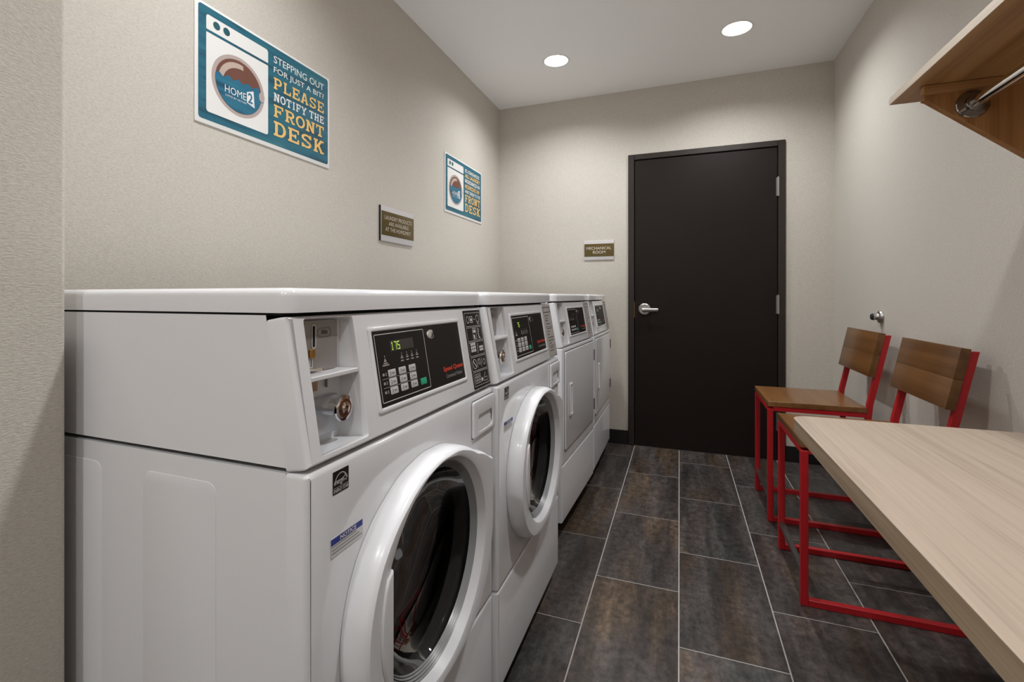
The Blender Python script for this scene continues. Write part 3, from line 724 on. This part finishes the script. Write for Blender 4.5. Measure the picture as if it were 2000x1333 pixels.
ZD = .080; ZDS = .336
def fr_cond(u, v, w): return fr_con(u, v, w)
def dryer(name, label, loc, rz):
    t = thing(name, label, 'dryer', loc, rz, group='tumble dryers in the row')
    base_feet(t, ZD); shell(t, ZD, ZWT)
    fp = plate_obj('front_panel', fr_front, rrect(0, ZDS+.003, W, ZWT+.002, .006), .0355, M['white'], t, .008)
    plate_obj('lower_panel', fr_front, rrect(0, ZD, W, ZDS, .006), .0355, M['white'], t, .008)
    G().box(-.02, -.016, .01, W-.01, ZDS-.01, ZDS+.012).build('panel_gap', M['gap'], t, False)
    D = rrect(.038, .398, .660, .845, .010)
    flats('door_gap', fr_front, [[rrect(.034, .394, .664, .849, .012), rrect(.040, .400, .658, .843, .010)]], M['gap'], t, .0003)
    door = plate_obj('door', fr_front, D, .006, M['white'], t, .004, w=.0065)
    hp = plate_obj('door_handle', fr_front, rrect(.106, .540, .150, .694, .006), .006, M['whitep'], door, .004, [rrect(.116, .552, .140, .682, .004)], w=.0135)
    flats('handle_recess', fr_front, [rrect(.115, .551, .141, .683, .004)], M['whitep'], hp, .0072)
    for z0 in (.735, .455):
        G().box(.002, .011, .6605, .6665, z0, z0+.062, .001, 1).build('hinge', M['darkchrome'], t)
    console(t, 'dryer', None); lid(t); text_sticker(t)
    return t
aD = math.atan2(.027, .69)
dryer('dryer', 'white coin-operated dryer next to the second washer, with a squared door', (-.488, 2.147, 0), -aD)
dryer('dryer', 'farthest white coin-operated dryer, at the end wall beside the dark door', (-.465, 2.873, 0), 0)

# ------------------------------------------------------------------ posters and plaques
def poster(label, y0, z0, big):
    t = thing('laundry_poster', label, 'poster', (XL, y0, z0), group='blue laundry posters on the left wall')
    PW, PH = .609, .376
    f = lambda u, v, w: (w+.0045, u, v)
    plate_obj('board', f, rrect(0, 0, PW, PH, .004), .0043, M['boardwhite'], t, .0008)
    flats('blue_field', f, [rrect(.0115, .0145, PW-.010, PH-.0085, .010)], M['plank'], t, .0004)
    flats('machine_icon', f, [[(.038, .2975), (.282, .2975)]+rrect(.038, .2985, .282, .344, .009)[6:18], rrect(.038, .041, .282, .2885, .009)[:6]+[(.282, .2885), (.038, .2885)]+rrect(.038, .041, .282, .2885, .009)[18:]], M['boardwhite'], t, .0008)
    flats('icon_dots', f, [circ(.0745, .3225, .0125, 24, .0125), circ(.111, .3225, .0125, 24, .0125)], M['dotink'], t, .0012)
    cx, cz = .160, .163
    flats('porthole_ring', f, [circ(cx, cz, .104, 48, .098)], M['taupe'], t, .0012)
    flats('porthole', f, [circ(cx, cz, .091, 48, .086)], M['brown'], t, .0016)
    arc = [(cx+.080*math.cos(math.radians(a)), cz+.076*math.sin(math.radians(a))) for a in range(80, 200, 8)]
    arc2 = [(cx+.008+.072*math.cos(math.radians(a)), cz-.006+.066*math.sin(math.radians(a))) for a in range(196, 78, -8)]
    flats('porthole_glint', f, [arc+arc2], M['sand'], t, .0020)
    # wavy water
    wv = []
    a0, a1 = math.degrees(math.asin(.012/.086)), 0
    top = []
    for i in range(25):
        u = cx-.0895+.179*i/24; top.append((u, cz+.014+.008*i/24+.0055*math.sin(i*1.25)))
    low = [(cx+.091*math.cos(math.radians(a)), cz+.086*math.sin(math.radians(a))) for a in range(-352, -188, 6)]
    low = [p for p in [(cx+.091*math.cos(math.radians(a)), cz+.086*math.sin(math.radians(a))) for a in range(10, -191, -6)]]
    flats('water', f, [top[1:-1][::-1]+low[::-1]], M['water'], t, .0024)
    flats('porthole_latch', f, [circ(cx+.092, cz, .0125, 20, .017)], M['taupe'], t, .0028)
    lg = text('logo_lettering', f, 'HOME', (.103, .1265, .1855, .150), M['boardwhite'], t, .0030, .0)
    text('logo_sublettering', f, 'SUITES BY HILTON', (.104, .1145, .186, .1205), M['boardwhite'], t, .0030)
    flats('logo_flag', f, [[(.1885, .122), (.221, .113), (.216, .170), (.1885, .158)]], M['boardwhite'], t, .0030)
    text('logo_numeral', f, '2', (.193, .124, .2125, .158), M['water'], t, .0034, .02)
    L0, L1 = .308, .573
    if big:
        text('lettering', f, 'STEPPING OUT', (L0, .312, L1, .338), M['boardwhite'], t, .0012, .006)
        text('lettering', f, 'FOR JUST A BIT?', (L0, .271, L1, .298), M['boardwhite'], t, .0012, .006)
        slab_text('lettering', f, 'PLEASE', (L0, .218, L1, .260), M['yellow'], t, .0012)
        slab_text('lettering', f, 'NOTIFY THE', (L0, .174, L1, .204), M['boardwhite'], t, .0012)
        slab_text('lettering', f, 'FRONT', (L0, .117, L1, .162), M['yellow'], t, .0012)
        slab_text('lettering', f, 'DESK', (L0, .049, L1, .102), M['yellow'], t, .0012)
    else:
        rr = random.Random(5)
        def blur_line(v0, v1, m):            # lettering too small to make out in the photograph
            sh = []; u = L0
            while u < L1-.012:
                wd = .009+.007*rr.random(); e = min(L1, u+wd)
                if rr.random() < .5: sh += [rrect(u, v0, u+.004, v1), rrect(e-.004, v0, e, v1), rrect(u+.0042, (v0+v1)/2-.003, e-.0042, (v0+v1)/2+.003)]
                else: sh += [rrect(u, v0, u+.0045, v1), rrect(u+.0047, v1-.006, e, v1), rrect(u+.0047, v0, e, v0+.006)]
                u = e+(.004 if rr.random() < .8 else .012)
            flats('lettering', f, sh, m, t, .0012)
        blur_line(.318, .340, M['boardwhite'])
        text('lettering', f, 'ALL LAUNDRY', (L0, .282, L1, .309), M['yellow'], t, .0012, .03)
        blur_line(.247, .272, M['boardwhite']); blur_line(.209, .236, M['yellow'])
        text('lettering', f, 'AND TAKEN TO THE', (L0, .175, L1, .199), M['boardwhite'], t, .0012, .02)
        slab_text('lettering', f, 'FRONT', (L0, .115, L1, .165), M['yellow'], t, .0012)
        slab_text('lettering', f, 'DESK', (L0, .048, L1, .104), M['yellow'], t, .0012)
    return t
poster('blue laundry poster nearest the viewer, reading STEPPING OUT FOR JUST A BIT', 1.051, 1.635, True)
poster('far blue laundry poster near the room corner, above the dryers', 2.738, 1.634, False)
# plaques
pq = thing('sign_plaque', 'bronze and silver plaque between the posters about laundry products', 'sign', (XL, 2.032, 1.375))
f = lambda u, v, w: (w+.010, u, v)
plate_obj('backing', f, rrect(0, 0, .312, .175, .001), .010, M['silver'], pq, .001)
plate_obj('edge_strip', f, rrect(-.003, 0, 0, .175), .009, M['gap'], pq, w=-.001)
plate_obj('bronze_face', f, rrect(.004, .030, .312, .149), .0015, M['bronze'], pq, .0004, w=.0017)
text('lettering', f, 'LAUNDRY PRODUCTS', (.030, .1095, .288, .1290), M['plaquetext'], pq, .0022)
text('lettering', f, 'ARE AVAILABLE', (.066, .0805, .256, .1000), M['plaquetext'], pq, .0022)
text('lettering', f, 'AT THE HOME2MKT', (.036, .0515, .280, .0710), M['plaquetext'], pq, .0022)
pm = thing('room_plaque', 'bronze and silver plaque beside the door, reading MECHANICAL ROOM', 'sign', (-.681, YB, 1.377))
f = lambda u, v, w: (u, -w-.008, v)
plate_obj('backing', f, rrect(0, 0, .223, .147, .001), .008, M['silver'], pm, .001)
plate_obj('bronze_face', f, rrect(.003, .0255, .223, .1215), .0015, M['bronze'], pm, .0004, w=.0017)
text('lettering', f, 'MECHANICAL', (.020, .0775, .205, .0985), M['plaquetext'], pm, .0022, .008)
text('lettering', f, 'ROOM', (.068, .0465, .160, .0685), M['plaquetext'], pm, .0022, .008)

# ------------------------------------------------------------------ stools
def stool(label, y0):
    """origin at the near front foot; x back to the wall, y away"""
    t = thing('dining_stool', label, 'chair', (.402, y0, 0), group='red framed wooden stools')
    CW, TB, TD = .437, .024, .024
    seat = plate_obj('seat', lambda u, v, w: (u, v, .588+w), rrect(.0, -.004, .400, CW+.004, .004), .024, M['seatwood'], t, .003)
    for y in (TB/2, CW-TB/2):
        G().box(0, TD, y-TB/2, y+TB/2, 0, .552, .002, 1).build('leg', M['redsteel'], t)
        G().box(TD, .484, y-TB/2, y+TB/2, 0, .024, .002, 1).build('floor_runner', M['redsteel'], t)
        # rear leg and back post: upright to the seat then raked back
        g = G(); sec = [(.462, 0), (.396, .54), (.402, .60), (.4695, .922)]
        for x, z in sec: g.v += [(x, y-TB/2, z), (x+.022, y-TB/2, z), (x+.022, y+TB/2, z), (x, y+TB/2, z)]
        for j in range(3):
            for i in range(4): a, b = 4*j+i, 4*j+(i+1) % 4; g.f.append((a, b, b+4, a+4))
        g.f += [(0, 1, 2, 3), (12, 13, 14, 15)]
        g.build('back_post', M['redsteel'], t)
        G().box(TD, .398, y-TB/2, y+TB/2, .541, .563, .001, 1).build('seat_rail', M['redsteel'], t)
    G().box(.0, TD, TB, CW-TB, .541, .563, .001, 1).build('seat_rail', M['redsteel'], t)
    G().box(.396, .418, TB, CW-TB, .541, .563, .001, 1).build('seat_rail', M['redsteel'], t)
    G().box(.003, .021, TB-.004, CW-TB+.004, .104, .122, .001, 1).build('footrest', M['barsteel'], t, label='flat dark steel footrest bar')
    # backrest slab, raked
    tx = lambda z: .4285+(z-.735)*.208
    th = .0265
    for zb, zt in ((.733, .8325), (.8328, .934)):
        pts = [(tx(zb)-th, zb), (tx(zb), zb-.004), (tx(zt), zt-.004), (tx(zt)-th, zt)]
        bm = bmesh.new(); vs = [bm.verts.new((x, yy, z)) for yy in (-.004, CW+.004) for x, z in pts]
        for q in ((0, 1, 2, 3), (7, 6, 5, 4), (0, 4, 5, 1), (1, 5, 6, 2), (2, 6, 7, 3), (3, 7, 4, 0)): bm.faces.new([vs[i] for i in q])
        bmesh.ops.recalc_face_normals(bm, faces=bm.faces); bmesh.ops.bevel(bm, geom=bm.edges[:], offset=.0012, segments=2, profile=.5, affect='EDGES')
        me = bpy.data.meshes.new('backrest_board'); bm.to_mesh(me); bm.free()
        link('backrest_board', me, M['backwood'], t)
    return t
stool('red-framed wooden stool nearest the table, its seat partly hidden by the tabletop', 2.016)
stool('red-framed wooden stool nearer the door, with its whole seat in view', 2.712)

# ------------------------------------------------------------------ wall bumper
wb = thing('door_stop', 'small round metal door bumper on the right wall above the stools', 'door stop', (XR, 2.955, .998))
G().lathe([(.033, 0), (.033, -.006), (.029, -.013), (.018, -.017), (.014, -.018)], 32, 'x').build('flange', M['steel'], wb)
G().lathe([(.020, -.014), (.0165, -.020), (.0155, -.030), (.018, -.032), (.018, -.037)], 24, 'x').build('post', M['steel'], wb)
G().lathe([(.0155, -.036), (.0155, -.042), (.012, -.045), (0, -.045)], 24, 'x').build('rubber_tip', M['rubber'], wb)

# ------------------------------------------------------------------ folding table on the right wall
TZ, TXL, TYF = .760, .2975, 1.612
tb = thing('folding_table', 'pale oak laminate folding counter against the right wall', 'table', (XR, TYF, 0))
fT = lambda u, v, w: (u-XR, v-TYF, TZ+w)
P = [(TXL, -.95)] + [(XR-.001, -.95), (XR-.001, TYF)] + [(TXL+.040+.040*math.cos(math.radians(a)), TYF-.040+.040*math.sin(math.radians(a))) for a in range(90, 181, 10)]
v, f_ = plate(P, .0015, .0004, seg=1)
finish('top_laminate', [fT(*p) for p in v], f_, M['oak'], tb, True, 30)
v, f_ = plate(inset(P, .0002), .0370, 0)
finish('edge_band', [fT(p[0], p[1], p[2]-.0016) for p in v], f_, M['oakedge'], tb, True, 30)
for y in (-.6, .4, 1.35):
    g = G().box(XR-.001-.03-XR, -.001, y-.015-TYF, y+.015-TYF, TZ-.42, TZ-.040).box(-.45, -.031, y-.015-TYF, y+.015-TYF, TZ-.066, TZ-.040)
    g.bar((-.02, y-TYF, TZ-.40), (-.42, y-TYF, TZ-.06), .025, .02); g.build('wall_bracket', M['gap'], tb, False)

# ------------------------------------------------------------------ hanging shelf with rod
SX, SY, SZ = .545, 1.668, 1.632
sh = thing('hanging_shelf', 'oak wall shelf with a slanted end panel and chrome hanging rod', 'shelf', (XR, SY, SZ))
o3 = lambda x, y, z: (x-XR, y-SY, z-SZ)
def lbox(x0, x1, y0, y1, z0, z1, b=0): return G().box(x0-XR, x1-XR, y0-SY, y1-SY, z0-SZ, z1-SZ, b, 1)
lbox(SX, XR-.001, -.90, SY, SZ, SZ+.0195, .0008).build('shelf_board', M['shelfy'], sh)
lbox(SX-.0012, SX, -.90, SY, SZ+.0004, SZ+.0191).build('front_edge', M['edgepale'], sh)
def end_panel(y0, y1, name):
    pts = [(.583, SZ-.001), (.583, SZ-.030), (.590, SZ-.033), (XR-.001, SZ-.319), (XR-.001, SZ-.001)]
    g = G(); n = len(pts)
    g.add([o3(x, y, z) for y in (y0, y1) for x, z in pts], [tuple(range(n)), tuple(range(n, 2*n))]+[(i, (i+1) % n, n+(i+1) % n, n+i) for i in range(n)])
    return g.build(name, M['shelfz'], sh, False)
end_panel(1.562, 1.585, 'end_panel'); end_panel(-.86, -.837, 'end_panel')
lbox(.574, XR-.002, 1.541, 1.5615, SZ-.020, SZ-.001, .001).build('cleat', M['shelfx'], sh)
lbox(XR-.02, XR-.002, -.836, 1.540, SZ-.06, SZ-.001, .001).build('wall_cleat', M['shelfy'], sh)
RX, RZ, RY = .677, 1.577, 1.562
fl_ = G().lathe([(.034, 0), (.034, -.004), (.032, -.0065), (.019, -.009), (.0185, -.018), (.0165, -.019)], 40, 'y', (RX-XR, RY-SY, RZ-SZ)).build('rod_flange', M['darkchrome'], sh)
G().lathe([(.0133, -.003), (.0133, -2.38)], 32, 'y', (RX-XR, RY-SY, RZ-SZ)).build('hanging_rod', M['chrome'], sh)
